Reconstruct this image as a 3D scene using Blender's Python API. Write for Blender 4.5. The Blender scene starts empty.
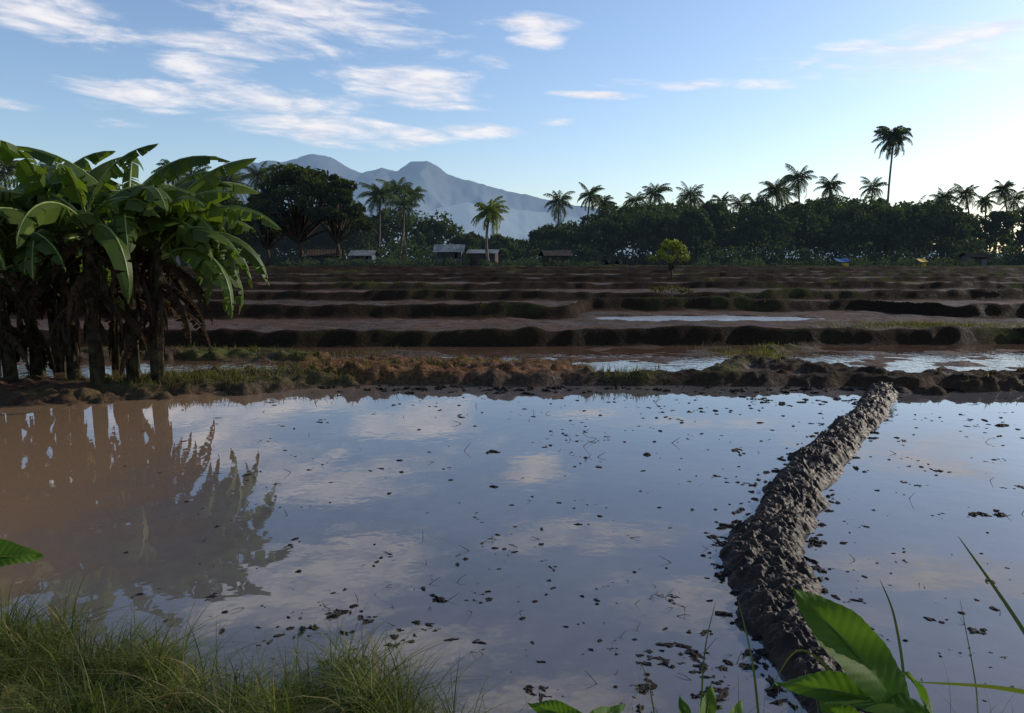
import bpy, math, random
import numpy as np
from mathutils import Vector
random.seed(7); RNG=np.random.default_rng(7)
sc=bpy.context.scene
H=2.4; F=780.0; TH=math.radians(7.2)
CT,ST=math.cos(TH),math.sin(TH)
def ray(px,py):
    x=(px-512)/F; u=(356.5-py)/F
    return (x,CT+u*ST,-ST+u*CT)
def G(px,py,z=0.0):
    d=ray(px,py); t=(z-H)/d[2]; return (d[0]*t,d[1]*t,z)
def At(px,py,Y):
    d=ray(px,py); t=Y/d[1]; return (d[0]*t,Y,H+d[2]*t)
# ---------- noise
def _h(ix,iy,s):
    n=(ix.astype(np.int64)*374761393+iy.astype(np.int64)*668265263+s*1274126177)&0xffffffff
    n=((n^(n>>13))*1274126177)&0xffffffff
    n=n^(n>>16)
    return (n&0xffff)/65535.0
def vn(x,y,s=0):
    x=np.asarray(x,float); y=np.asarray(y,float)+np.zeros_like(x)
    ix=np.floor(x); iy=np.floor(y); fx=x-ix; fy=y-iy
    fx=fx*fx*(3-2*fx); fy=fy*fy*(3-2*fy)
    a=_h(ix,iy,s);b=_h(ix+1,iy,s);c=_h(ix,iy+1,s);d=_h(ix+1,iy+1,s)
    return (a*(1-fx)+b*fx)*(1-fy)+(c*(1-fx)+d*fx)*fy-0.5
def fbm(x,y,s=0,o=4):
    r=0;a=1;f=1
    for i in range(o):
        r=r+a*vn(x*f+17.3*i,y*f-9.1*i,s+i); a*=.5; f*=2.03
    return r
def sm(a,b,x):
    t=np.clip((x-a)/(b-a),0,1); return t*t*(3-2*t)
# ---------- mesh builder
class MB:
    def __init__(s): s.v=[];s.q=[];s.m=[];s.t=[];s.n=0
    def add(s,v,q,mat=0,tint=0.5):
        v=np.asarray(v,float).reshape(-1,3); q=np.asarray(q,np.int64).reshape(-1,4)
        s.v.append(v); s.q.append(q+s.n); s.m.append(np.full(len(q),mat,np.int32))
        s.t.append(np.zeros(len(v))+tint); s.n+=len(v)
    def tube(s,pts,rad,n=8,mat=0,tint=0.5):
        pts=np.asarray(pts,float); K=len(pts); rad=np.zeros(K)+rad
        tg=np.gradient(pts,axis=0); tg/=np.linalg.norm(tg,axis=1)[:,None]+1e-9
        ref=np.array([0,0,1.]) if abs(tg[:,2]).mean()<0.8 else np.array([1.,0,0])
        a=np.cross(tg,ref); a/=np.linalg.norm(a,axis=1)[:,None]+1e-9; b=np.cross(a,tg)
        th=np.arange(n)*2*math.pi/n
        V=pts[:,None,:]+rad[:,None,None]*(np.cos(th)[None,:,None]*a[:,None,:]+np.sin(th)[None,:,None]*b[:,None,:])
        q=[]
        for i in range(K-1):
            for j in range(n):
                k=(j+1)%n; q.append((i*n+j,i*n+k,(i+1)*n+k,(i+1)*n+j))
        s.add(V.reshape(-1,3),q,mat,tint)
    def box(s,x0,x1,y0,y1,z0,z1,mat=0,tint=.5):
        v=[(x,y,z) for z in(z0,z1) for y in (y0,y1) for x in (x0,x1)]
        s.add(v,[(0,2,3,1),(4,5,7,6),(0,1,5,4),(2,6,7,3),(0,4,6,2),(1,3,7,5)],mat,tint)
    def obj(s,name,mats,smooth=False,parent=None,loc=None):
        v=np.concatenate(s.v);q=np.concatenate(s.q);m=np.concatenate(s.m);t=np.concatenate(s.t)
        me=bpy.data.meshes.new(name)
        me.vertices.add(len(v)); me.vertices.foreach_set("co",v.astype(np.float32).ravel())
        me.loops.add(len(q)*4); me.loops.foreach_set("vertex_index",q.astype(np.int32).ravel())
        me.polygons.add(len(q)); me.polygons.foreach_set("loop_start",np.arange(0,len(q)*4,4,dtype=np.int32))
        me.update(calc_edges=True)
        for mt in mats: me.materials.append(mt)
        me.polygons.foreach_set("material_index",m)
        me.polygons.foreach_set("use_smooth",np.full(len(q),smooth))
        at=me.attributes.new("tint",'FLOAT','POINT'); at.data.foreach_set("value",t.astype(np.float32))
        me.validate(); me.update()
        o=bpy.data.objects.new(name,me); sc.collection.objects.link(o)
        if loc is not None: o.location=loc
        if parent: o.parent=parent
        return o
def gridq(R,C):
    i=np.arange(R-1)[:,None]*C+np.arange(C-1)[None,:]
    return np.stack([i,i+1,i+C+1,i+C],-1).reshape(-1,4)
# ---------- materials
class NT:
    def __init__(s,nt): s.nt=nt; s.nt.nodes.clear()
    def n(s,t,**k):
        nd=s.nt.nodes.new(t)
        for a,b in k.items(): setattr(nd,a,b)
        return nd
    def l(s,a,b): s.nt.links.new(a,b)
    def math(s,op,a,b=None,c=None,clamp=False):
        nd=s.n('ShaderNodeMath',operation=op); nd.use_clamp=clamp
        for i,x in enumerate((a,b,c)):
            if x is None: continue
            if isinstance(x,(int,float)): nd.inputs[i].default_value=x
            else: s.l(x,nd.inputs[i])
        return nd.outputs[0]
    def mix(s,f,a,b,blend='MIX'):
        nd=s.n('ShaderNodeMix',data_type='RGBA',blend_type=blend)
        for i,x in ((0,f),(6,a),(7,b)):
            if isinstance(x,(int,float)): nd.inputs[i].default_value=x
            elif isinstance(x,tuple): nd.inputs[i].default_value=(x[0],x[1],x[2],1)
            else: s.l(x,nd.inputs[i])
        return nd.outputs[2]
    def noise(s,vec,scale,detail=4,rough=.55,dist=0):
        nd=s.n('ShaderNodeTexNoise'); nd.inputs['Scale'].default_value=scale
        nd.inputs['Detail'].default_value=detail; nd.inputs['Roughness'].default_value=rough
        nd.inputs['Distortion'].default_value=dist
        if vec is not None: s.l(vec,nd.inputs['Vector'])
        return nd.outputs['Fac']
    def ramp(s,f,a,b):
        nd=s.n('ShaderNodeMapRange'); nd.interpolation_type='SMOOTHSTEP'
        s.l(f,nd.inputs[0]); nd.inputs[1].default_value=a; nd.inputs[2].default_value=b
        return nd.outputs[0]
def newmat(name):
    m=bpy.data.materials.new(name); m.use_nodes=True; return m,NT(m.node_tree)
def attr(N,name): return N.n('ShaderNodeAttribute',attribute_name=name).outputs['Fac']
def pos(N): return N.n('ShaderNodeNewGeometry').outputs['Position']
def foliage(name,dark,light,trans=0.35,haze=0.0,rough=.5,nscale=1.5,spec=.3,dry=None):
    m,N=newmat(name)
    t=attr(N,"tint"); nz=N.noise(pos(N),nscale,1)
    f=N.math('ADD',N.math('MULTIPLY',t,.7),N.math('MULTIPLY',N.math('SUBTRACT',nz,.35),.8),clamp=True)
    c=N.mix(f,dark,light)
    if dry: c=N.mix(N.ramp(t,.88,.94),c,dry)
    b=N.n('ShaderNodeBsdfPrincipled'); N.l(c,b.inputs['Base Color']); b.inputs['Roughness'].default_value=rough
    b.inputs['Specular IOR Level'].default_value=spec
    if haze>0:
        b.inputs['Emission Color'].default_value=(.30,.42,.6,1); b.inputs['Emission Strength'].default_value=haze  # bluish emission paints aerial haze onto distant foliage
    tr=N.n('ShaderNodeBsdfTranslucent'); N.l(N.mix(1.0,c,(1.5,1.5,.6),'MULTIPLY'),tr.inputs[0])
    mx=N.n('ShaderNodeMixShader'); mx.inputs[0].default_value=trans
    N.l(b.outputs[0],mx.inputs[1]);N.l(tr.outputs[0],mx.inputs[2])
    o=N.n('ShaderNodeOutputMaterial'); N.l(mx.outputs[0],o.inputs[0]); return m
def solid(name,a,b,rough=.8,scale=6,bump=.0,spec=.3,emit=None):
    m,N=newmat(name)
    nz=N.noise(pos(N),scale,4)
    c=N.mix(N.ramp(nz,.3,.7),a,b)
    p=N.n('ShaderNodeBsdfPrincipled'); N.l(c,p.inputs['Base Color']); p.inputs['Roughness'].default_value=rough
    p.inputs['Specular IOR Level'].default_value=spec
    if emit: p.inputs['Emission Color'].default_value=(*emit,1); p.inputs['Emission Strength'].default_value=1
    if bump:
        bp=N.n('ShaderNodeBump'); bp.inputs['Distance'].default_value=bump; bp.inputs['Strength'].default_value=.8
        N.l(N.noise(pos(N),scale*4,3),bp.inputs['Height']); N.l(bp.outputs[0],p.inputs['Normal'])
    o=N.n('ShaderNodeOutputMaterial'); N.l(p.outputs[0],o.inputs[0]); return m
def ground_mat():
    m,N=newmat("mud_ground"); P=pos(N)
    n1=N.noise(P,1.2,4,.6); n2=N.noise(P,14,3,.65); n3=N.noise(P,.15,2)
    c=N.mix(N.ramp(n2,.3,.7),(.022,.014,.009),(.075,.048,.031))
    c=N.mix(N.math('MULTIPLY',N.ramp(n1,.45,.7),.5),c,(.10,.062,.04))
    c=N.mix(N.math('MULTIPLY',N.ramp(n3,.42,.58),.45),c,(.09,.044,.028))
    ri=attr(N,"riser_shade"); c=N.mix(N.math('MULTIPLY',ri,.88),c,N.mix(n2,(.008,.006,.004),(.030,.021,.013)))  # backlit shade of riser and bund faces painted in as darker mud
    s=attr(N,"soil"); c=N.mix(N.math('MULTIPLY',s,.9),c,N.mix(N.ramp(n2,.35,.65),(.05,.022,.009),(.17,.075,.03)))
    g=attr(N,"grassy"); gf=N.math('MULTIPLY',g,N.ramp(n1,.38,.62))
    c=N.mix(gf,c,N.mix(n2,(.035,.042,.012),(.11,.12,.04)))
    p=N.n('ShaderNodeBsdfPrincipled'); N.l(c,p.inputs['Base Color'])
    r=N.math('ADD',N.math('MULTIPLY',N.ramp(n1,.35,.6),.35),.55); N.l(r,p.inputs['Roughness'])
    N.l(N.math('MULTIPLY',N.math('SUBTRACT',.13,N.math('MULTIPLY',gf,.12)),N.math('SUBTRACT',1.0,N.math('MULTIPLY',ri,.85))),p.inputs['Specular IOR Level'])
    bp=N.n('ShaderNodeBump'); bp.inputs['Distance'].default_value=.06; bp.inputs['Strength'].default_value=1
    N.l(N.noise(P,9,5,.68),bp.inputs['Height']); N.l(bp.outputs[0],p.inputs['Normal'])
    o=N.n('ShaderNodeOutputMaterial'); N.l(p.outputs[0],o.inputs[0]); return m
def mud_mat(name,a,b,rough=.38,bd=.02,spec=.3):
    m,N=newmat(name); P=pos(N)
    n1=N.noise(P,5,5,.65); n2=N.noise(P,30,3,.6)
    c=N.mix(N.ramp(n1,.35,.7),a,b)
    p=N.n('ShaderNodeBsdfPrincipled'); N.l(c,p.inputs['Base Color']); p.inputs['Specular IOR Level'].default_value=spec
    N.l(N.math('ADD',N.math('MULTIPLY',n2,.5),rough-.1),p.inputs['Roughness'])
    bp=N.n('ShaderNodeBump'); bp.inputs['Distance'].default_value=bd; bp.inputs['Strength'].default_value=.9
    N.l(N.math('ADD',n1,N.math('MULTIPLY',n2,.4)),bp.inputs['Height']); N.l(bp.outputs[0],p.inputs['Normal'])
    o=N.n('ShaderNodeOutputMaterial'); N.l(p.outputs[0],o.inputs[0]); return m
def water_mat(name,a,b,ior=1.38,bump=.0012,bs=4,plume=None,rough=.015):
    m,N=newmat(name); P=pos(N)
    n1=N.noise(P,.5,4,.6); n2=N.noise(P,6,3,.6)
    c=N.mix(N.ramp(N.math('ADD',N.math('MULTIPLY',n1,.7),N.math('MULTIPLY',n2,.3)),.35,.65),a,b)
    if plume:
        sp=N.n('ShaderNodeSeparateXYZ'); N.l(P,sp.inputs[0])
        xx=N.math('ADD',sp.outputs[0],N.math('MULTIPLY',N.math('SUBTRACT',n1,.5),5.0))
        c=N.mix(N.ramp(xx,-2.0,-5.6),c,plume)
    p=N.n('ShaderNodeBsdfPrincipled'); N.l(c,p.inputs['Base Color'])
    p.inputs['Roughness'].default_value=rough; p.inputs['IOR'].default_value=ior
    bp=N.n('ShaderNodeBump'); bp.inputs['Distance'].default_value=bump; bp.inputs['Strength'].default_value=1
    N.l(N.noise(P,bs,2,.5),bp.inputs['Height']); N.l(bp.outputs[0],p.inputs['Normal'])
    o=N.n('ShaderNodeOutputMaterial'); N.l(p.outputs[0],o.inputs[0]); return m
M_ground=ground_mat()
M_bund=mud_mat("wet_mud",(.012,.0075,.0045),(.048,.029,.018),.42,.022,.22)
M_clod=mud_mat("mud_clod_mat",(.008,.006,.005),(.028,.020,.015),.6,.01,.15)
M_water=water_mat("paddy_water_mat",(.082,.075,.075),(.112,.102,.098),1.72,plume=(.20,.125,.075))
M_water2=water_mat("muddy_water_mat",(.065,.038,.025),(.10,.06,.04),1.33,.006,7)
M_water3=water_mat("rippled_water_mat",(.16,.14,.125),(.22,.19,.17),1.75,.04,6,None,.22)
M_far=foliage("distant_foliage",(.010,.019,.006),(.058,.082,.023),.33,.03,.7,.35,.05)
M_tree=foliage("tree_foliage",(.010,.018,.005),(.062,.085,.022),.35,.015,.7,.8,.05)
M_small=foliage("sapling_foliage",(.05,.08,.015),(.22,.25,.04),.4,0,.5,2)
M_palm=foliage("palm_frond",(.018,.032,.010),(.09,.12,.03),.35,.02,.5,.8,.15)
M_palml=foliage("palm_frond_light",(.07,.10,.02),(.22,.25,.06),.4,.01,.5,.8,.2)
M_trunk=solid("palm_trunk",(.10,.08,.065),(.20,.17,.14),.9,3)
M_bark=solid("bark",(.03,.022,.016),(.07,.05,.038),.9,4)
M_ban=foliage("banana_leaf",(.026,.052,.009),(.12,.175,.032),.45,0,.5,2.0,.25,(.20,.16,.05))
M_rib=solid("banana_midrib",(.12,.16,.04),(.22,.26,.08),.5,5)
M_stem=solid("banana_stem",(.012,.009,.005),(.060,.048,.024),.8,7,.012,.1)
M_dead=foliage("dead_banana_leaf",(.012,.008,.005),(.080,.05,.028),.25,0,.8,5,.1)
M_grass=foliage("grass_blade",(.022,.036,.008),(.14,.175,.035),.4,0,.6,3,.2,(.26,.20,.09))
M_grassd=foliage("bund_grass_blade",(.035,.038,.013),(.14,.14,.045),.4,0,.7,1,.1,(.2,.15,.07))
M_broad=foliage("broad_leaf",(.035,.085,.010),(.12,.21,.025),.5,0,.55,10,.15)
M_twig=solid("straw",(.010,.008,.006),(.035,.026,.018),.8,10)
# ---------- terrain
DE=[14.4,20.3,26.2,32.5,39.0,46,53,60,67,75,83,91]
FL=[-.07,.075,.38,.64,.84,.98,1.09,1.18,1.25,1.31,1.36,1.40,1.44]
CRS=[.10,.15,.18,.17,.17,.17,.17,.17,.17,.16,.15,.12]
def Dx(i,x):
    d=DE[i]; A=[.25,.5,.7,1.0,1.3,1.6,1.8,1.9,1.9,1.8,1.8,1.8][i]
    r=d+A*2*vn(x/(d*.36)+i*5.1,0*x+i*3.3,11)+.35*vn(x/1.5,0*x+i,12)+.15*vn(x/.4,0*x+i,13)
    if i==0: r=r+.15*vn(x/.35,0*x,3)-.9*sm(-6,-9,x)
    if i==2: r=r+3.4*sm(.07,.12,x/d)*(1-sm(.5,.6,x/d))
    return r
def seg(x,y,pts):
    best=np.full(np.shape(x),1e9); 
    for (ax,ay),(bx,by) in zip(pts[:-1],pts[1:]):
        dx,dy=bx-ax,by-ay; t=np.clip(((x-ax)*dx+(y-ay)*dy)/(dx*dx+dy*dy),0,1)
        best=np.minimum(best,np.hypot(x-ax-t*dx,y-ay-t*dy))
    return best
def PL(l,z): return [G(a,b,z)[:2] for a,b in l]
CB=[(PL([(720,374),(742,362),(775,350),(810,343),(850,338)],.15),.17,.30),
    (PL([(762,362),(800,366),(850,372),(905,381)],.15),.20,.42),
    (PL([(100,352),(200,351),(308,353)],.25),.24,.45),
    (PL([(840,331),(900,328),(985,333)],.3),.36,.7),
    (PL([(905,379),(1000,378),(1300,379)],.15),.22,.45),
    (PL([(-300,385),(0,392),(165,383),(300,380)],.1),.16,.8)]
def bankE(x):
    return 3.65+.45*sm(-.1,-1.1,x)+.5*sm(-1.0,-2.2,x)+.25*sm(-2,-3.5,x)+.55*vn(x/.8,0*x,44)+.2*vn(x/.2,0*x,45)
def terrain(x,y):
    h=FL[0]+.05*fbm(x/.7,y/.7,1,3)
    clo=np.abs(fbm(x/.35,y/.35,5,4)); rshade=np.zeros_like(h); hn=vn(x/.6,y/.25,91)
    for i in range(12):
        D=Dx(i,x); w=.3+.008*DE[i]
        st=sm(D,D+w,y)
        h=h+(FL[i+1]-FL[i])*st
        gb_=np.exp(-((y-D-w*1.05)/(w*.75))**2)
        h=h+CRS[i]*(.6+.8*(vn(x/1.7,0*x+i,21)+.5)+.6*vn(x/.5,0*x+i,22))*gb_
        if i>0: rshade=np.maximum(rshade,sm(D-.5-.01*D,D-.05,y+.25*hn)*(1-sm(D+w*1.3,D+w*2.0,y+.3*hn)))  # mask for the shade painted on riser faces
    rough=sm(14,17,y)
    h=h+rough*(.08*fbm(x/1.1,y/.8,8,5)+.03*fbm(x/4,y/3,9,2)+.03*clo)
    b1=np.exp(-((y-Dx(0,x)-.5)/.55)**2)
    h=h+b1*(.16*clo)
    u=x/np.maximum(y,1)
    soil=sm(-.30,-.25,u+.03*vn(x,y,31))*(1-sm(.06,.12,u))*sm(14.5,15,y)*(1-sm(16.9,18.1,y+1.2*vn(x/1.5,y,32)))
    h=h+soil*(.05+.18*clo)
    grass=np.zeros_like(h)
    for k,(p,z,w) in enumerate(CB):
        d=seg(x,y,p)+w*1.3*fbm(x/.4,y/.4,40+k,3)
        pr=np.exp(-np.abs(d/w)**3)
        h=np.maximum(h,h*(1-pr)+pr*(z+.20*clo))
        if k in(0,2,3,5): grass=np.maximum(grass,np.exp(-(d/(w*1.3))**2)*(.5 if k in(5,0) else 1))
        else: rshade=np.maximum(rshade,pr*.8)
    rshade=np.maximum(rshade,.8*b1*(1-soil)*sm(.05,.25,u))
    pd=(((u-.25)/.145)**2+((y-26.6+2.5*(u-.25))/1.3)**2)+.5*vn(x/.6,y/.4,66)+.5*vn(x/2,y/.8,67)
    h=np.where((y>23)&(y<30),h-.24*(1-sm(.7,1.3,pd)),h)
    E=bankE(x)
    bk=.10*(1-sm(E-.3,E+.08,y))+.66*(1-sm(E-3.0,E-.1,y))
    h=h+bk+(y<E)*.08*fbm(x/.3,y/.3,50,4)*(1-sm(E-.3,E,y))
    grass=np.maximum(grass,1-sm(E-.2,E+.05,y))
    grass=np.maximum(grass,.95*sm(78,92,y+16*vn(x/16,y/6,60)))
    for i in range(1,12):
        D=Dx(i,x); gg=sm(.16,.42,vn(x/(2.5+.03*DE[i]),0*x+i*7,70))*.7
        grass=np.maximum(grass,gg*np.exp(-((y-D-.65)/(.3+.006*D))**2))
    grass=np.maximum(grass,.8*sm(.24,.42,vn(x/7,y/2.5,71)+.3*vn(x/1.5,y/.8,72))*sm(30,45,y))
    grass=np.maximum(grass,.7*(1-soil)*b1*sm(.05,.3,vn(x/1.2,y,77)-.35*sm(.1,.3,u)))
    return h,grass,soil,rshade
ys=[-14,-9,-6,-4,-2.5]; y=-1.5
while y<9000:
    ys.append(y)
    y+= .12 if y<3 else .05 if y<13.6 else .03 if y<19 else .0026*y if y<110 else .08*y
ys=np.array(ys); us=np.linspace(-1.25,1.25,760)
Y=np.repeat(ys[:,None],760,1); X=us[None,:]*(np.abs(Y)*.95+5)
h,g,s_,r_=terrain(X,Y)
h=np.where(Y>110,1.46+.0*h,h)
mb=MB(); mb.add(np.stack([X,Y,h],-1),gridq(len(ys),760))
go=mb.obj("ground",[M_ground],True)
for nm,a in(("grassy",g),("soil",s_),("riser_shade",r_)):
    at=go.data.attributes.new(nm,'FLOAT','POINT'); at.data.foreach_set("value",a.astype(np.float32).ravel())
def hz(x,y): return terrain(np.atleast_1d(np.asarray(x,float)),np.atleast_1d(np.asarray(y,float)))[0]
# ---------- water sheets
def sheet(name,y0,y1,z,mat):
    xs=np.linspace(-60,60,240); f0=y0(xs); f1=y1(xs)
    v=np.concatenate([np.stack([xs,f0,0*xs+z],-1),np.stack([xs,f1,0*xs+z],-1)])
    m=MB(); m.add(v,gridq(2,240)); return m.obj(name,[mat])
sheet("paddy_water",lambda x:0*x+1.5,lambda x:Dx(0,x)+.45,0,M_water)
sheet("paddy_water",lambda x:Dx(0,x)+.5,lambda x:Dx(1,x)+.4,.105,M_water2)
sheet("paddy_water",lambda x:Dx(1,x)+.5,lambda x:Dx(2,x)+.4,.335,M_water3)
sheet("paddy_water",lambda x:Dx(2,x)+.6,lambda x:Dx(3,x)+.4,.62,M_water2)
sheet("paddy_water",lambda x:Dx(3,x)+.7,lambda x:Dx(4,x)+.4,.815,M_water2)
# ---------- winding mud bund
C=[(884,384,24),(873,406,30),(848,428,38),(824,452,46),(799,478,54),(784,506,60),(769,538,68),(771,570,76),(790,606,86),(816,645,84),(846,690,86),(885,735,88),(930,790,88)]
cp=[];cw=[]
for px,py,w in C:
    p=np.array(G(px,py,.06)[:2]); cp.append(p); cw.append(w/F*math.hypot(p[1],H)*.5)
cp=np.array(cp);cw=np.array(cw)
tt=np.linspace(0,len(C)-1,1500)
def cr(a,t):
    i=np.clip(np.floor(t).astype(int),0,len(a)-2); f=t-i
    p0=a[np.clip(i-1,0,None)];p1=a[i];p2=a[i+1];p3=a[np.clip(i+2,None,len(a)-1)]
    f=f.reshape(-1,*([1]*(a.ndim-1)))
    return .5*((2*p1)+(-p0+p2)*f+(2*p0-5*p1+4*p2-p3)*f**2+(-p0+3*p1-3*p2+p3)*f**3)
pc=cr(cp,tt); wc=cr(cw,tt)
tg=np.gradient(pc,axis=0); tg/=np.linalg.norm(tg,axis=1)[:,None]; nr=np.stack([tg[:,1],-tg[:,0]],-1)
aa=np.linspace(-1.6,1.6,120)
L=np.concatenate([[0],np.cumsum(np.linalg.norm(np.diff(pc,axis=0),axis=1))])
LL=L[:,None]+0*aa[None]; AA=aa[None]+0*LL
edge=1.05+.45*fbm(LL/.35,np.sign(AA)*9+0*LL,80,5)
bx=pc[:,None,0]+nr[:,None,0]*(AA*wc[:,None]); by=pc[:,None,1]+nr[:,None,1]*(AA*wc[:,None])
ae=np.abs(AA)/np.clip(edge,.65,1.5)
prof=np.clip(1-ae**2.8,-.5,1)
hz_=.125*prof+(prof>-.4)*(.07*fbm(bx/.34,by/.34,82,3)+.085*np.abs(fbm(bx/.11,by/.11,83,4))+.035*fbm(bx/.04,by/.04,85,3))*np.clip(prof+.3,0,1)-.02
bx=bx+.03*fbm(bx/.1,by/.1,86,2); by=by+.03*fbm(bx/.1,by/.1+7,87,2)
mb=MB(); mb.add(np.stack([bx,by,hz_],-1),gridq(1500,120)); mb.obj("mud_bund",[M_bund],True)
# ---------- clods
def sphere_grid(nu=8,nv=5):
    v=[]
    for i in range(nv+1):
        ph=math.pi*i/nv
        for j in range(nu): v.append((math.sin(ph)*math.cos(2*math.pi*j/nu),math.sin(ph)*math.sin(2*math.pi*j/nu),math.cos(ph)))
    q=[(i*nu+j,i*nu+(j+1)%nu,(i+1)*nu+(j+1)%nu,(i+1)*nu+j) for i in range(nv) for j in range(nu)]
    return np.array(v),np.array(q)
SV,SQ=sphere_grid()
CV,CQ=sphere_grid(11,6)
cl=MB()
def clod(x,y,z,r,flat=.4):
    n=1+.55*RNG.uniform(-1,1,len(CV)); n[:11]=n[0]; n[-11:]=n[-1]
    v=CV*n[:,None]*np.array([r*RNG.uniform(.7,1.9),r*RNG.uniform(.5,1.1),r*flat])
    a=RNG.uniform(0,6.28); ca,sa=math.cos(a),math.sin(a)
    v=np.stack([v[:,0]*ca-v[:,1]*sa+x,v[:,0]*sa+v[:,1]*ca+y,v[:,2]+z],-1); cl.add(v,CQ)
def cluster(px,py,sp,n,r):
    x0,y0,_=G(px,py,0); a=RNG.uniform(0,3.14); ca,sa=math.cos(a),math.sin(a)
    for i in range(n):
        p,q=RNG.normal()*sp,RNG.normal()*sp*.4
        clod(x0+p*ca-q*sa,y0+p*sa+q*ca,-.003,r*RNG.uniform(.25,1.0)*(1 if i%4 else 1.4),.35)
for px,py,sp,n,r in [(690,655,.13,26,.03),(655,660,.1,12,.028),(715,690,.15,20,.035),(640,700,.1,12,.03),(755,660,.1,12,.035),(670,603,.13,14,.02),
  (340,612,.08,8,.03),(300,633,.10,12,.03),(420,590,.05,3,.02),(480,600,.10,10,.02),(440,600,.02,4,.035),(370,618,.06,8,.03),(400,640,.10,10,.028),(345,660,.1,10,.028),(425,625,.08,7,.028),(480,640,.12,6,.02),(500,548,.12,12,.022),(540,545,.05,6,.02),
  (462,556,.04,5,.02),(291,545,.03,4,.025),(491,452,.04,5,.06),(495,487,.02,3,.03),(650,455,.03,3,.045),(640,490,.1,3,.03),(715,475,.05,3,.045),(740,452,.1,3,.045),(600,440,.2,5,.03),(560,430,.4,10,.03),
  (700,410,.4,16,.04),(640,405,.5,14,.035),(760,400,.3,16,.045),(800,402,.3,14,.05),(850,398,.3,10,.05),(520,415,.4,8,.03),(440,410,.5,6,.03),(720,540,.10,12,.025),(735,565,.06,6,.03),
  (985,514,.10,10,.035),(998,516,.04,5,.04),(980,632,.04,5,.03),(985,655,.12,10,.015),(935,618,.05,4,.03),(905,560,.15,6,.018),(930,470,.3,10,.03),(960,420,.5,18,.045),(900,440,.2,8,.04),(1000,440,.4,10,.035),(860,600,.08,6,.025),(1000,580,.2,6,.018),
  (705,630,.1,6,.018),(540,690,.10,10,.028),(880,690,.1,8,.025),(970,690,.2,8,.018),(215,600,.1,8,.02),(250,480,.15,6,.02),(380,470,.1,5,.025),(380,560,.08,6,.018)]:
    cluster(px,py,sp,n,r)
for i in range(95):
    px=RNG.uniform(170,1080); py=398+(RNG.uniform(0,1)**1.5)*290; d=G(px,py)[1]
    cluster(px,py,.012*d,int(RNG.integers(3,9)),RNG.uniform(.007,.020)*(.5+d/10))
for i in range(420):
    px=RNG.uniform(120,1100) if i%4 else RNG.uniform(560,900); py=393+ (RNG.uniform(0,1)**2.1)*300
    x,yv,_=G(px,py,0); clod(x,yv,0,RNG.uniform(.004,.022)*(.6+yv/16),.4)
for i in range(150):
    j=RNG.integers(0,1500); sd=RNG.choice([-1,1]); o=wc[j]*RNG.uniform(.9,1.5)*sd
    clod(pc[j,0]+nr[j,0]*o,pc[j,1]+nr[j,1]*o,0,RNG.uniform(.01,.045),.4)
for i in range(300):
    x=RNG.uniform(-11,12); yv=float(Dx(0,np.array([x]))[0])-abs(RNG.normal())*.35
    clod(x,yv,0,RNG.uniform(.02,.09),.4)
cl.obj("mud_clods",[M_clod],False)
tw=MB()
for i in range(230):
    if i<100:
        px,py,sp=random.choice([(690,650,.25),(655,600,.12),(500,548,.15),(300,620,.15),(600,460,.12),(540,415,.5),(720,545,.1),(640,690,.2),(350,655,.25),(600,440,.2),(450,600,.3),(120,520,.9)])
        x,yv,_=G(px,py,0); x+=RNG.normal()*sp; yv+=RNG.normal()*sp
    else:
        px=RNG.uniform(200,1080); py=400+RNG.uniform(0,1)**1.6*290; x,yv,_=G(px,py,0)
    ln=RNG.uniform(.02,.09)*(1+yv/14); a=RNG.uniform(0,6.28); e=RNG.uniform(.0,.9); cv_=RNG.uniform(-.9,.2)
    pts=[];p=np.array([x,yv,-.005])
    for k_ in range(6):
        pts.append(p.copy()); ee=e+cv_*k_/5
        p=p+ln/5*np.array([math.cos(a)*math.cos(ee),math.sin(a)*math.cos(ee),math.sin(ee)])
    tw.tube(pts,np.linspace(.0035,.0015,6)*(.4+yv/11),4)
tw.obj("rice_straw",[M_twig])
# ---------- grass
def blades(mb,P,h,w,lean,mat=0,seg_=4,tint=None):
    n=len(P); S=np.linspace(0,1,seg_+1); az=RNG.uniform(0,2*math.pi,n)
    d=np.stack([np.cos(az),np.sin(az),0*az],-1); f=az+math.pi/2+RNG.normal(0,.6,n); pw=np.stack([np.cos(f),np.sin(f),0*f],-1)
    if tint is None: tint=RNG.uniform(0,1,n)
    c=P[:,None,:]+d[:,None,:]*(lean*h)[:,None,None]*(S**2)[None,:,None]
    c[:,:,2]+=h[:,None]*(S[None]-.45*(lean[:,None])*S[None]**2.5)
    ww=(w[:,None]*(1-S[None]**1.6*.96))[:,:,None]*.5*pw[:,None,:]
    V=np.stack([c-ww,c+ww],2).reshape(-1,3)
    m=2*(seg_+1); q=[]
    for k_ in range(seg_): q.append((2*k_,2*k_+1,2*k_+3,2*k_+2))
    Q=(np.arange(n)[:,None,None]*m+np.array(q)[None]).reshape(-1,4)
    mb.add(V,Q,mat,np.repeat(tint,m))
gb=MB(); n=11000
x=RNG.uniform(-4.8,.2,n*2); yv=RNG.uniform(1.6,5.4,n*2); E=bankE(x)
keep=(yv<E+.05)&(RNG.uniform(0,1,len(x))<.45+.5*sm(0,-1.5,x)); x=x[keep];yv=yv[keep]
P=np.stack([x,yv,hz(x,yv)-.01],-1); n=len(x)
tall=.15+1.6*np.clip(fbm(x/.28,yv/.28,90,3)+.5,0,1.3)**1.7
blades(gb,P,RNG.uniform(.06,.26,n)*tall+.02,RNG.uniform(.003,.010,n),RNG.uniform(.3,1.6,n))
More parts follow.
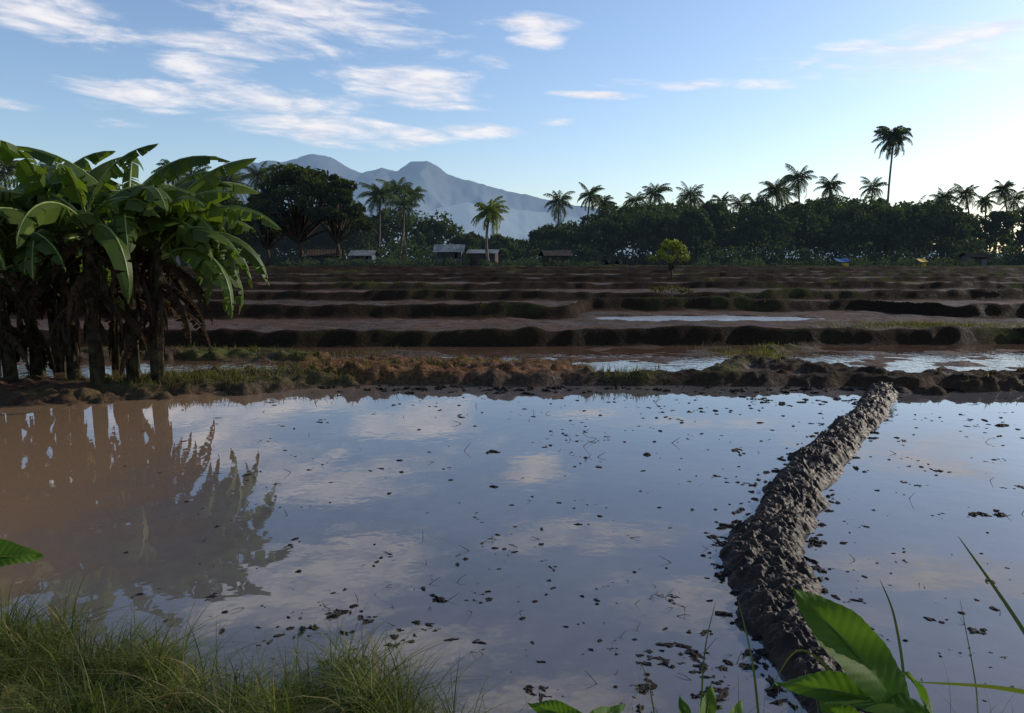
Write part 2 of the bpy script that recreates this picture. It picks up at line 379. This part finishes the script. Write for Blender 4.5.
for k_ in range(150):
    cx=RNG.uniform(-4.2,-.05); cy=float(bankE(np.array([cx]))[0])-abs(RNG.normal(0,.40)); m_=int(RNG.integers(20,60)); s0=RNG.uniform(.6,1.9)
    x=cx+RNG.normal(0,.04,m_); yv=cy+RNG.normal(0,.04,m_)
    blades(gb,np.stack([x,yv,hz(x,yv)-.01],-1),RNG.uniform(.12,.32,m_)*s0,RNG.uniform(.004,.011,m_),RNG.uniform(.3,1.7,m_),seg_=6,tint=np.clip(RNG.uniform(.1,.8)+RNG.normal(0,.25,m_),0,1))
n=850; x=RNG.uniform(-4.3,-.1,n); yv=bankE(x)-abs(RNG.normal(0,.35,n))+.1; P=np.stack([x,yv,np.maximum(hz(x,yv),-.02)],-1)
blades(gb,P,RNG.uniform(.2,.6,n),RNG.uniform(.002,.004,n),RNG.uniform(.3,1.8,n),seg_=7,tint=RNG.uniform(.4,1,n))
n=1500; x=RNG.uniform(-.1,3.4,n); yv=RNG.uniform(1.6,3.5,n); E=bankE(x); keep=yv<E; x=x[keep];yv=yv[keep];n=len(x)
blades(gb,np.stack([x,yv,hz(x,yv)],-1),RNG.uniform(.06,.2,n),RNG.uniform(.003,.008,n),RNG.uniform(.3,1.2,n))
n=200; x=RNG.uniform(-1.2,2.4,n); yv=RNG.uniform(2.9,3.8,n)
blades(gb,np.stack([x,yv,hz(x,yv)],-1),RNG.uniform(.15,.48,n),RNG.uniform(.002,.005,n),RNG.uniform(.2,1.0,n),seg_=7)
gb.obj("bank_grass",[M_grass])
fg=MB(); N0=200000
yy=14+RNG.uniform(0,1,N0)**1.4*60; xx=RNG.uniform(-.85,.85,N0)*yy
hh,gg,ss,_r=terrain(xx,yy); keep=(gg>.3)&(RNG.uniform(0,1,N0)<gg*.55); xx=xx[keep];yy=yy[keep];hh=hh[keep];n=len(xx)
blades(fg,np.stack([xx,yy,hh-.02],-1),RNG.uniform(.03,.15,n),RNG.uniform(.010,.022,n)*(yy/18),RNG.uniform(.2,.9,n),seg_=2)
for px,py,sx,sy,n in [(235,350,1.6,.3,2300),(185,378,.7,.4,1600),(760,352,.6,.8,1100),(620,374,.4,.4,500),(300,372,1.2,.5,900),(930,332,1.3,.4,1600),(1000,381,1.5,.3,150),(450,362,2.0,.3,700)]:
    a=G(px,py,.2); x=a[0]+RNG.normal(0,sx,n); yv=a[1]+RNG.normal(0,sy,n); z=hz(x,yv); k_=z>.08; x=x[k_];yv=yv[k_];z=z[k_]; n=len(x)
    blades(fg,np.stack([x,yv,z-.02],-1),RNG.uniform(.06,.24,n),RNG.uniform(.01,.02,n),RNG.uniform(.2,.9,n),seg_=3)
fg.obj("bund_grass",[M_grassd])
# ---------- banana plants
def banleaf(mb,p0,az,e0,Ln,W,droop,mat=0,tear=.45,tint=.5,hang=.6,pet=.13,rib=1):
    n=44; ds=Ln/n; p=np.array(p0,float); C_=[];T_=[]
    cur=RNG.normal()*.25; sdv=[]
    for i in range(n+1):
        s=i/n; e=e0-droop*s**1.25; a=az+cur*s
        t=np.array([math.cos(a)*math.cos(e),math.sin(a)*math.cos(e),math.sin(e)]); C_.append(p.copy());T_.append(t); p=p+t*ds
        sdv.append((-math.sin(a),math.cos(a),0))
    C_=np.array(C_);T_=np.array(T_); side=np.array(sdv)
    up=np.cross(T_,side)
    S=np.linspace(0,1,n+1)
    wd=W*np.where(S<pet,0,np.clip(np.sin(math.pi*np.clip((S-pet)/(1-pet),0,1)**.75),0,1)**.6)
    i0=int(pet*n)
    for sg in(-1,1):
        i=i0
        while i<n:
            ln_=int(RNG.integers(1,5)) if RNG.uniform()<tear else int(RNG.integers(5,12)); j=min(n,i+ln_)
            ex=RNG.uniform(-.2,.6)*tear*1.6; fw=RNG.uniform(-.08,.2); sc_=RNG.uniform(.8,1.05)
            vs=[]
            for k_ in range(i,j+1):
                for a_,r_ in((0,0),(.5,hang*.6),(1.0,hang+ex)):
                    sh=-.03*(k_==j and j<n)
                    vs.append(C_[k_]+T_[k_]*(sh*a_*2+a_*fw*W)+side[k_]*sg*wd[k_]*sc_*a_*math.cos(r_)-up[k_]*wd[k_]*sc_*a_*math.sin(r_))
            mb.add(np.array(vs),gridq(j-i+1,3),mat,min(.87,max(0,tint+RNG.uniform(-.12,.12)))+(.13 if (mat==0 and RNG.uniform()<.05) else 0)); i=j
    if rib: mb.tube(C_[::4],np.linspace(.028,.006,len(C_[::4])),5,1 if mat==0 else mat,.5)
def banana(x,y,hs,nl,seed,lean=(0,0),Lf=2.0,azs=None,dead=6):
    global RNG; RNG=np.random.default_rng(seed)
    mb=MB(); z0=float(hz(x,y)[0])-.05
    S=np.linspace(0,1,10); pts=np.stack([x+lean[0]*S**1.5,y+lean[1]*S**1.5,z0+hs*S],-1)
    mb.tube(pts,.125-.05*S,10,2)
    for k_ in range(12):
        a=RNG.uniform(0,6.28); h0=RNG.uniform(.2,.85)*hs; f=h0/hs
        c=np.array([x+lean[0]*f**1.5,y+lean[1]*f**1.5,z0+h0]); o=np.array([math.cos(a),math.sin(a),0])*.11
        mb.tube([c+o,c+o*1.3+[0,0,-.2],c+o*1.5+[0,0,-.5]],[.03,.03,.01],5,3)
    top=pts[-1]
    for k_ in range(nl):
        a=(azs[k_] if azs is not None and k_<len(azs) else k_*2.4+RNG.uniform(-.4,.4)); f=k_/max(1,nl-1)
        e0=1.25-.8*f+RNG.uniform(-.12,.12); dr=1.3+1.1*f+RNG.uniform(-.3,.35)
        banleaf(mb,top-[0,0,.35*f],a,e0,Lf*RNG.uniform(.8,1.15),.32*RNG.uniform(.8,1.2),dr,0,.72,RNG.uniform(.05,.85),RNG.uniform(.25,.9))
    for k_ in range(dead):
        a=RNG.uniform(0,6.28); b=top-[0,0,RNG.uniform(.2,1.5)]
        banleaf(mb,b,a,-.3,RNG.uniform(.7,1.6),.13,1.4,3,.85,RNG.uniform(0,.9),RNG.uniform(.9,1.5),rib=1)
    mb.obj("banana_plant",[M_ban,M_rib,M_stem,M_dead])
R_=math.radians
bl=[(12,388,2.3,10,None),(40,384,2.0,10,None),(75,384,2.8,12,None),(98,388,3.0,12,None),(134,386,2.95,14,[R_(100),R_(20),R_(200),R_(-20),R_(60),R_(-45),R_(10),R_(150),R_(-10),R_(-70),R_(-25),R_(5),R_(30),R_(-5)]),(158,386,2.55,12,[R_(30),R_(-15),R_(170),R_(-50),R_(20),R_(0),R_(-30),R_(80),R_(-5),R_(15),R_(-20),R_(8)]),
    (-35,390,2.4,10,None),(-90,388,2.8,10,None),(60,372,2.9,12,None),(118,370,3.1,12,None),(-5,372,2.5,10,None),(158,376,2.85,11,[R_(5),R_(60),R_(-30),R_(20),R_(-10),R_(120),R_(0),R_(-60),R_(10),R_(35),R_(-18)])]
for i,(px,py,hs,nl,azs) in enumerate(bl):
    a=G(px,py,.08); banana(a[0],a[1],hs,nl,100+i,(RNG.uniform(-.3,.3),RNG.uniform(-.2,.2)),2.3,azs,12)
RNG=np.random.default_rng(55)
# ---------- palms
def palm(px,py,d,pxb=None,mat=None,L_=3.0,nf=24,lw=.042):
    top=np.array(At(px,py,d)); bxp=At(pxb if pxb is not None else px+RNG.uniform(-8,8),262,d)
    zb=1.4; S=np.linspace(0,1,14); b=np.array([bxp[0],d,zb])
    pts=b+(top-b)*S[:,None]
    pts[:,0]=b[0]+(top[0]-b[0])*S**1.6+.4*np.sin(math.pi*S)*RNG.uniform(-1,1)
    mb=MB(); rr=.19-.08*S; rr[0]=.33; mb.tube(pts-b,rr,8,1)
    t=top-b
    for k_ in range(5):
        a=RNG.uniform(0,6.28); v=SV*.14+t+[math.cos(a)*.25,math.sin(a)*.25,-.25]; mb.add(v,SQ,2,.4)
    wdir=RNG.uniform(-.2,.2)
    for k_ in range(nf):
        f=k_/(nf-1); a=k_*2.4+RNG.uniform(-.3,.3); e0=R_(78)-R_(125)*f**1.1+RNG.uniform(-.2,.2)
        dr=R_(55)+R_(55)*RNG.uniform(0,1); L2=L_*RNG.uniform(.7,1.1); n=18; p=t.copy(); C_=[];T_=[]
        for i in range(n+1):
            s=i/n; e=e0-dr*s**1.5; tt_=np.array([math.cos(a)*math.cos(e)+wdir*s,math.sin(a)*math.cos(e),math.sin(e)]); C_.append(p.copy());T_.append(tt_);p=p+tt_*L2/n
        C_=np.array(C_);T_=np.array(T_); sd=np.array([-math.sin(a),math.cos(a),0])
        mb.tube(C_[::3],np.linspace(.04,.012,7),4,0,.6)
        K=28; idx=np.linspace(3,n,K); i0=np.clip(idx.astype(int),0,n-1); fr=(idx-i0)[:,None]
        c=C_[i0]*(1-fr)+C_[i0+1]*fr; tg_=T_[i0]; s=idx/n
        ll=(L_*.25*np.sin(math.pi*np.clip(s*.86+.1,0,1))**.6)[:,None]
        for sg in(-1,1):
            dirn=sd*sg*.7+tg_*.5+np.array([0,0,-.6])+RNG.normal(0,.12,(K,3)); dirn/=np.linalg.norm(dirn,axis=1)[:,None]
            tip=c+dirn*ll; tip[:,2]-=.12*ll[:,0]; w=tg_*lw
            V=np.stack([c-w,c+w,tip+w*.3,tip-w*.3],1).reshape(-1,3); mb.add(V,np.arange(4*K).reshape(-1,4),0,RNG.uniform(0,1))
    mb.obj("coconut_palm",[mat or M_palm,M_trunk,M_palm],loc=tuple(b))
PP=[(258,177,112),(380,196,108),(397,192,112),(412,195,116),(404,207,105),(559,203,118),(590,196,122),(604,204,128),(655,194,124),(690,198,130),(722,202,128),(741,204,132),(756,206,138),(775,190,128),(782,194,140),(798,180,118),(830,187,124),(873,188,130),
    (944,199,128),(966,195,130),(985,202,136),(1003,190,128),(1014,200,132),(1040,190,126),(1090,196,130),(1150,185,125),(36,180,88),(3,170,80),(60,178,92),(172,172,84),(192,180,90),(210,186,96),(230,184,100),(-60,175,90),(-140,182,100),(-200,190,100),(650,212,112),(815,207,140),(636,202,135),(1220,200,128),(-30,190,100),(850,208,130),(916,212,138),(706,210,135)]
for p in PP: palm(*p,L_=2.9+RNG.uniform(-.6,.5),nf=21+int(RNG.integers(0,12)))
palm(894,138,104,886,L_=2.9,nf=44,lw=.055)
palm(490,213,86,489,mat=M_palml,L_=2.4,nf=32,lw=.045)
# ---------- broadleaf
def leaves(mb,c,rad,n,size,mat=0,tint=.5,shell=.55):
    d=RNG.normal(size=(n,3)); d/=np.linalg.norm(d,axis=1)[:,None]
    r=shell+(1-shell)*RNG.uniform(0,1,n)**.7; r*=1+.16*RNG.normal(size=n)
    P=np.asarray(c)+d*r[:,None]*np.asarray(rad)
    a=RNG.normal(size=(n,3)); a/=np.linalg.norm(a,axis=1)[:,None]; b=np.cross(a,RNG.normal(size=(n,3))); b/=np.linalg.norm(b,axis=1)[:,None]
    s=(size*RNG.uniform(.5,1.3,n))[:,None]; a=a*s; b=b*s*.5
    V=np.stack([P-a,P-b,P+a,P+b],1).reshape(-1,3)
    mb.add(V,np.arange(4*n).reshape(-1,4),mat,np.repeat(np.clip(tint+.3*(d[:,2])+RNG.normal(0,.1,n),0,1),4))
def tree(mb,x,y,z,ht,rx,ncl,nl,ls,base=.3,flat=.6,cr_=.33,limbs=True,m0=0,m1=1):
    hb=ht*base; tr=ht*.025
    mb.tube([(x,y,z-.2),(x+.02*ht,y,z+hb*.5),(x,y,z+hb)],[tr*1.4,tr,tr*.85],7,m1)
    tb=RNG.uniform(0,.35)
    for k_ in range(ncl):
        a=k_*2.4+RNG.uniform(-.4,.4); r=rx*math.sqrt((k_+.3)/ncl)*RNG.uniform(.7,1.0)
        rr=rx*cr_*RNG.uniform(.55,1.3)
        top=ht-rr*flat
        zz=z+hb+(top-hb)*(1-(r/rx)**2*.6)*(RNG.uniform(.4,1.0) if k_>ncl*.4 else RNG.uniform(.8,1))
        c=(x+math.cos(a)*r,y+math.sin(a)*r,zz)
        if limbs: mb.tube([(x,y,z+hb*.85),((x*.6+c[0]*.4),(y*.6+c[1]*.4),z+hb+(zz-z-hb)*.35),c],[tr*.6,tr*.35,tr*.1],5,m1)
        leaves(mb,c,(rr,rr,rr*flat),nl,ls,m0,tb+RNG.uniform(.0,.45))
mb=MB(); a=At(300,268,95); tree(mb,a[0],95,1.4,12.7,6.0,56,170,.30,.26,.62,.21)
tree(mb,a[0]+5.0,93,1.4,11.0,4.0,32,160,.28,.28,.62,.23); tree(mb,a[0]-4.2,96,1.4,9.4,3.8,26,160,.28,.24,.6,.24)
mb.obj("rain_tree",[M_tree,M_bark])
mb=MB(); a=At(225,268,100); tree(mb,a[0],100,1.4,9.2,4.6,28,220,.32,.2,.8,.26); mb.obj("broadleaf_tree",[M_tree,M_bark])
mb=MB(); a=G(671,279,1.1); tree(mb,a[0],a[1],1.05,2.65,1.2,18,65,.10,.25,.75,.27); mb.obj("sapling_tree",[M_small,M_bark])
mb=MB(); a=G(676,290,1.0)
for k_ in range(7): leaves(mb,(a[0]+RNG.normal()*.6,a[1]+RNG.normal()*.3,.92+RNG.uniform(0,.15)),(.3,.3,.14),50,.06,0,0)
mb.obj("shrub",[M_grassd])
TX=[-400,0,120,240,300,372,400,440,455,500,528,545,600,640,680,705,740,770,820,870,940,960,1024,1400]
TY=[180,185,185,194,200,200,204,208,226,232,232,220,202,192,190,196,200,194,190,190,193,202,198,188]
mb=MB()
for k_ in range(330):
    px=RNG.uniform(-380,1420); d=RNG.uniform(100,138); tp=np.interp(px,TX,TY)+abs(RNG.normal())*6+RNG.uniform(0,1)**3*18
    top=At(px,tp,d); ht=top[2]-1.4; x=top[0]
    if ht<2: continue
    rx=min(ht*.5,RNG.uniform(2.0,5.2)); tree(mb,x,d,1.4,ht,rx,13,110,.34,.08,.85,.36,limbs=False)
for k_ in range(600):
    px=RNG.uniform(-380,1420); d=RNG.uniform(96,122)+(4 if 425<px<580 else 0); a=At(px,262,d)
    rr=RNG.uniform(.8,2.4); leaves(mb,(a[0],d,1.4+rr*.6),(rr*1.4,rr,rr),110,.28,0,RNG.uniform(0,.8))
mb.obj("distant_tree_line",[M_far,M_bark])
mb=MB()
for px in list(RNG.uniform(285,440,54))+list(RNG.uniform(425,600,40))+list(RNG.uniform(700,1010,44)):
    d=RNG.uniform(84,90); a=At(px,262,d); rr=RNG.uniform(.3,.8); leaves(mb,(a[0],d,1.4+rr*.45),(rr*1.4,rr,rr),100,.15,0,RNG.uniform(.0,.8))
mb.obj("hedge",[M_far,M_bark])
# ---------- houses
M_wallA=solid("weathered_wood",(.035,.03,.024),(.07,.058,.048),.85,2)
M_wallB=solid("painted_wall",(.06,.08,.10),(.10,.125,.145),.8,2)
M_wallC=solid("grey_wall",(.09,.09,.085),(.15,.14,.13),.8,2)
M_roofG=solid("galvanised_roof",(.08,.095,.11),(.17,.19,.21),.7,1.5,0,.15)
M_roofR=solid("rusty_roof",(.035,.028,.024),(.07,.052,.042),.8,1.5,0,.1)
M_dark=solid("dark_window",(.01,.012,.014),(.02,.022,.025),.3,2)
def house(px,d,w,dep,hw,hr,wall,roof,name="small_house",rot=0):
    a=At(px,262,d); z=float(hz(a[0],d)[0])-.05
    e=bpy.data.objects.new(name,None); sc.collection.objects.link(e); e.location=(a[0],d,z); e.rotation_euler=(0,0,rot)
    m=MB(); m.box(-w/2,w/2,-dep/2,dep/2,0,hw); 
    m.add([(-w/2,-dep/2,hw),(-w/2,dep/2,hw),(-w/2,0,hw+hr*.95),(-w/2,0,hw+hr*.95)],[(0,1,2,3)]); m.add([(w/2,-dep/2,hw),(w/2,dep/2,hw),(w/2,0,hw+hr*.95),(w/2,0,hw+hr*.95)],[(0,1,2,3)])
    m.obj("walls",[wall],parent=e)
    m=MB(); o=.4
    for sg in(-1,1):
        n=24; X_=np.linspace(-w/2-o,w/2+o,n*2)
        cor=.03*(np.arange(n*2)%2)
        v=np.concatenate([np.stack([X_,0*X_+sg*(dep/2+o),hw-hr*o/(dep/2)+cor+.03],-1),np.stack([X_,0*X_,hw+hr+cor+.03],-1)]); m.add(v,gridq(2,n*2))
    m.obj("roof",[roof],parent=e)
    m=MB(); m.box(-w*.08-.4,-w*.08+.4,-dep/2-.04,-dep/2+.02,.05,min(1.9,hw-.15)); m.obj("door",[M_dark],parent=e)
    m=MB()
    for xx_ in(-w*.33,w*.2,w*.38): m.box(xx_-.35,xx_+.35,-dep/2-.04,-dep/2+.02,.9,min(1.7,hw-.2))
    m.obj("windows",[M_dark],parent=e)
house(450,91,2.8,3,1.8,.7,M_wallB,M_roofG); house(484,92,3.0,3,1.5,.35,M_wallA,M_roofG,rot=-.1); house(556,93,2.8,2.8,1.3,.5,M_wallA,M_roofR,rot=.15)
house(325,94,3.4,3,1.4,.6,M_wallA,M_roofR,rot=.2); house(364,95,2.4,3,1.4,.5,M_wallB,M_roofG)
house(974,92,1.8,2.0,1.2,.35,M_wallC,M_roofR,"field_hut")
M_blue=solid("blue_tarp",(.02,.07,.20),(.03,.10,.28),.8,3,0,.1); M_yel=solid("yellow_paint",(.45,.30,.03),(.6,.40,.06),.6,3)
for px,w in((842,1.3),(922,.7)):
    a=At(px,262,83.5); z=float(hz(a[0],83.5)[0])
    e=bpy.data.objects.new("tarp_shelter",None); sc.collection.objects.link(e); e.location=(a[0],83.5,z)
    m=MB()
    for sx in(-1,1):
        for sy in(-1,1): m.tube([(sx*w/2,sy*.4,-.1),(sx*w/2,sy*.4,.75+.15*sy)],.04,6)
    m.obj("posts",[M_bark],parent=e)
    m=MB(); X_=np.linspace(-w/2-.1,w/2+.1,9); m.add(np.concatenate([np.stack([X_,0*X_-.5,.58-.06*np.cos(X_*4)],-1),np.stack([X_,0*X_+.5,.92-.05*np.cos(X_*4)],-1)]),gridq(2,9)); m.obj("canopy",[M_blue if w>1.2 else M_yel],parent=e)
    m=MB(); m.box(.1,w/2-.05,-.35,.2,0,.4); m.obj("crate",[M_yel],parent=e)
# ---------- mountains
def ridge(name,prof,Yt,dep,mat,seed,amp):
    pxs=np.linspace(prof[0][0],prof[-1][0],420); tp=np.interp(pxs,[p[0] for p in prof],[p[1] for p in prof])
    tp=tp+3.4*fbm(pxs/16,0*pxs,seed,5)
    xt=np.array([At(a,b,Yt)[0] for a,b in zip(pxs,tp)]); zt=np.array([At(a,b,Yt)[2] for a,b in zip(pxs,tp)])
    S=np.linspace(0,1.5,120); R=[]
    for s in S:
        base=s**.85 if s<=1 else 1-(s-1)*1.3
        z=zt*base+amp*np.abs(fbm(xt/(dep*.2)+s*.5,0*xt+s*1.4,seed+3,4))*(-1)*4*s*(1-min(s,1))
        R.append(np.stack([xt,0*xt+Yt-dep*(1-s),np.maximum(z,-5)],-1))
    m=MB(); m.add(np.array(R).reshape(-1,3),gridq(120,420)); m.obj(name,[mat],True)
M_mt=solid("hazy_mountain",(.045,.054,.054),(.08,.09,.085),1,.002,0,0,(.12,.18,.275))  # emission stands in for blue atmospheric haze over the slopes
M_mt2=solid("hazy_foothill",(.035,.042,.042),(.06,.068,.065),1,.003,0,0,(.19,.265,.36))  # paler foothill haze, likewise put in as emission
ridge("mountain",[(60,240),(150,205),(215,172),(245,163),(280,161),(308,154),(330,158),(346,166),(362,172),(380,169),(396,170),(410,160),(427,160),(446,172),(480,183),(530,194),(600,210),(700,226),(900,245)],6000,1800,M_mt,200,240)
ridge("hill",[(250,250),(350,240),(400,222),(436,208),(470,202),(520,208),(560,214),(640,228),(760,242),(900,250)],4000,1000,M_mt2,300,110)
# ---------- foreground broad leaves
def leaf(mb,b,t,w,nrm=(0,-.3,1),bend=.1,mat=0,tint=.6,fold=.25):
    b=np.array(b,float);t=np.array(t,float);ax=t-b;Ln=np.linalg.norm(ax);ax/=Ln;nrm=np.array(nrm,float);sd=np.cross(ax,nrm);sd/=np.linalg.norm(sd);up=np.cross(sd,ax)
    n=60;V=[];TT=[]
    for i in range(n+1):
        s=i/n; ww=w*.5*max(math.sin(math.pi*s**.8),0)**.75; c=b+ax*Ln*s+up*bend*Ln*4*s*(1-s)
        for k_ in range(-6,7):
            f=k_/6; v_=math.sin((s-abs(f)*.10)*95); V.append(c+sd*ww*f*(1+.03*math.sin(s*23+k_))+up*(abs(f)*ww*fold+.0012*v_*min(1,abs(f)*3)+.006*math.sin(s*9+f*2))); TT.append(min(.86,max(0,tint+.22*max(0,v_)**3-.1*abs(f)+(.3 if k_==0 else 0))))
    mb.add(V,gridq(n+1,13),mat,np.array(TT))
    mb.tube([b+ax*Ln*s+up*(bend*Ln*4*s*(1-s)-.002) for s in np.linspace(0,.97,12)],np.linspace(.004,.001,12),5,1,.8)
def plant(name,specs,base):
    mb=MB()
    for (p0,d0,p1,d1,w,nrm,bend,ti) in specs:
        b=At(*p0,d0);t=At(*p1,d1); leaf(mb,b,t,w,nrm,bend,0,ti)
        bb=np.array(base)+RNG.normal(0,.02,3)*[1,1,0]; b=np.array(b)
        S=np.linspace(0,1,8)[:,None]; mid=(bb+b)/2+[0,0,.05]
        mb.tube((1-S)**2*bb+2*S*(1-S)*mid+S**2*b,.005,5,1,.4)
    mb.obj(name,[M_broad,M_grass],True)
bz=lambda x,y:float(hz(x,y)[0])
x0,y0=.72,1.35
plant("broad_leaf_plant",[((905,712),1.45,(792,588),1.62,.125,(.3,-.9,.5),.04,.4),((935,722),1.4,(776,684),1.6,.085,(.0,-.5,1),.07,.3),((930,735),1.4,(905,672),1.7,.05,(.4,-.8,.4),.05,.3),((880,760),1.4,(820,700),1.6,.07,(-.2,-.5,1),.05,.5)],(x0,y0,bz(x0,y0)))
x0,y0=-1.35,1.4
plant("broad_leaf_plant",[((-50,560),1.6,(43,556),1.65,.075,(.1,-.6,.8),.03,.6),((-90,620),1.5,(-20,560),1.7,.09,(.1,-.6,.8),.03,.5)],(x0,y0,bz(x0,y0)))
x0,y0=.15,1.7
plant("broad_leaf_plant",[((600,735),1.8,(528,704),1.95,.06,(0,-.5,1),.06,.5),((580,735),1.8,(625,706),1.95,.05,(0,-.5,1),.06,.3),((700,745),2.2,(712,684),2.4,.05,(0,-.7,.7),.06,.7),((720,745),2.2,(742,700),2.4,.04,(0,-.7,.7),.06,.7),((690,745),2.2,(680,696),2.4,.04,(0,-.7,.7),.06,.4)],(x0,y0,bz(x0,y0)))
rb=MB()
def reed(pl,d,w):
    p=np.array([At(a,b,dd) for (a,b),dd in zip(pl,d)]); K=len(p); t=np.linspace(0,K-1,24); c=cr(p,t)
    S=np.linspace(0,1,24); ww=w*.5*np.sin(math.pi*np.clip(.25+.75*S,0,1))**.8+.0005
    tg_=np.gradient(c,axis=0); sd=np.cross(tg_,[.2,-1,.3]); sd/=np.linalg.norm(sd,axis=1)[:,None]
    V=np.stack([c-sd*ww[:,None],c+sd*ww[:,None]],1).reshape(-1,3); rb.add(V,gridq(24,2),0,.5)
reed([(1120,800),(1060,690),(1010,610),(958,536)],[1.5,1.6,1.7,1.8],.012)
reed([(1120,760),(1060,705),(1000,688),(915,682)],[1.5,1.6,1.7,1.8],.011)
reed([(770,830),(760,730),(752,660),(738,600)],[2.0,2.2,2.3,2.4],.008)
reed([(900,830),(905,700),(895,620),(880,580)],[1.9,2.0,2.1,2.15],.009)
reed([(1000,830),(980,730),(975,680),(960,600)],[2.2,2.4,2.5,2.6],.006)
reed([(690,830),(700,720),(705,650),(716,600)],[2.4,2.6,2.7,2.8],.006)
reed([(860,800),(840,690),(800,650),(770,690)],[2.4,2.5,2.5,2.5],.007)
reed([(640,830),(655,740),(650,690),(640,660)],[2.4,2.6,2.7,2.8],.005)
rb.obj("reed_grass",[M_grass])
# ---------- world
SAZ,SEL=R_(64),R_(25)
w=bpy.data.worlds.new("World"); sc.world=w; w.use_nodes=True; N=NT(w.node_tree)
sky=N.n('ShaderNodeTexSky'); sky.sky_type='NISHITA'; sky.sun_disc=False; sky.sun_elevation=SEL; sky.sun_rotation=SAZ
sky.air_density=1.0; sky.dust_density=.8; sky.ozone_density=1.6
tc=N.n('ShaderNodeTexCoord'); sp=N.n('ShaderNodeSeparateXYZ'); N.l(tc.outputs['Generated'],sp.inputs[0])
az=N.math('MULTIPLY',N.math('ARCTAN2',sp.outputs[0],sp.outputs[1]),57.2958); el=N.math('MULTIPLY',N.math('ARCSINE',sp.outputs[2]),57.2958)
def cv(sx,sy,ox,tl=-.06):
    c=N.n('ShaderNodeCombineXYZ'); N.l(N.math('MULTIPLY',az,sx),c.inputs[0])
    N.l(N.math('MULTIPLY',N.math('SUBTRACT',el,N.math('MULTIPLY',az,tl)),sy),c.inputs[1]); c.inputs[2].default_value=ox; return c.outputs[0]
n1=N.noise(cv(.13,.5,0,-.05),1,6,.62,.7); n2=N.noise(cv(.3,1.5,5,-.05),1,4,.6,.4)
nz=N.math('ADD',N.math('MULTIPLY',n1,.66),N.math('MULTIPLY',n2,.34))
CLD=[(60,18,60,20,1.),(330,22,115,24,.95),(230,44,80,9,.8),(205,70,48,11,.95),(130,96,60,12,1.),(265,101,105,12,1.05),(420,86,82,16,1.),(340,128,108,13,1.05),(480,131,42,6,1.),(520,22,50,7,.95),(540,41,28,7,.95),(495,62,22,5,.7),(600,95,50,3,1.),(700,85,85,5,1.),(920,60,120,14,.8),(990,32,70,13,.8),(560,122,22,4,.7),(130,126,30,4,.8),(10,103,25,4,.7),(460,107,30,3,.8),(855,52,40,8,.8)]
tot=None
def blob(a0,e0,wa,we,dn):
    global tot
    da=N.math('SUBTRACT',az,a0)
    a=N.math('DIVIDE',da,wa); b=N.math('DIVIDE',N.math('SUBTRACT',N.math('SUBTRACT',el,e0),N.math('MULTIPLY',da,-.05)),we)
    r=N.math('ADD',N.math('MULTIPLY',a,a),N.math('MULTIPLY',b,b))
    m=N.math('MULTIPLY',N.math('SUBTRACT',1.0,N.math('MULTIPLY',r,.55),clamp=True),dn)
    tot=m if tot is None else N.math('MAXIMUM',tot,m)
for px,py,hw,hh_,dn in CLD:
    d=ray(px,py); a0=math.degrees(math.atan2(d[0],d[1])); e0=math.degrees(math.asin(d[2]/math.sqrt(sum(k*k for k in d))))
    blob(a0,e0,hw/13.6*1.0,hh_/13.6*1.2,dn)
for b in[(-15,22.5,10,3,1.1),(-8,28,9,2.,1.),(6,20,9,1.3,.9),(16,24,10,2,.95),(4,31,11,2,.9),(30,20,10,1.8,.9),(-32,28,10,3,.8),(-50,18,16,4,.8),(60,30,16,4,.6),(140,30,40,7,.7),(-130,30,40,8,.7)]: blob(*b)
den=N.ramp(N.math('ADD',N.math('MULTIPLY',tot,.66),N.math('MULTIPLY',N.math('SUBTRACT',nz,.5),2.45)),.18,.88)
den=N.math('MULTIPLY',den,N.ramp(tot,.02,.3))
shade=N.mix(N.ramp(n2,.3,.7),(5.0,5.0,5.6),(6.5,6.3,6.4))
base=N.mix(1.0,sky.outputs[0],(.95,1.0,1.10),'MULTIPLY')
col=N.mix(N.math('MULTIPLY',den,.9),base,shade)
bg=N.n('ShaderNodeBackground'); N.l(col,bg.inputs[0]); bg.inputs[1].default_value=.15
o=N.n('ShaderNodeOutputWorld'); N.l(bg.outputs[0],o.inputs[0])
sd=Vector((math.sin(SAZ)*math.cos(SEL),math.cos(SAZ)*math.cos(SEL),math.sin(SEL)))
L_=bpy.data.lights.new("sun",'SUN'); L_.energy=3.6; L_.angle=R_(.5); L_.color=(1,.9,.76)
so=bpy.data.objects.new("sun",L_); sc.collection.objects.link(so); so.rotation_euler=sd.to_track_quat('Z','Y').to_euler()
cam=bpy.data.cameras.new("camera"); co=bpy.data.objects.new("camera",cam); sc.collection.objects.link(co)
co.location=(0,0,H); co.rotation_euler=(math.pi/2-TH,0,0); cam.sensor_width=36; cam.lens=F/1024*36; cam.clip_end=20000; cam.clip_start=.05
sc.camera=co
sc.view_settings.view_transform='Standard'; sc.view_settings.look='None'; sc.view_settings.exposure=0
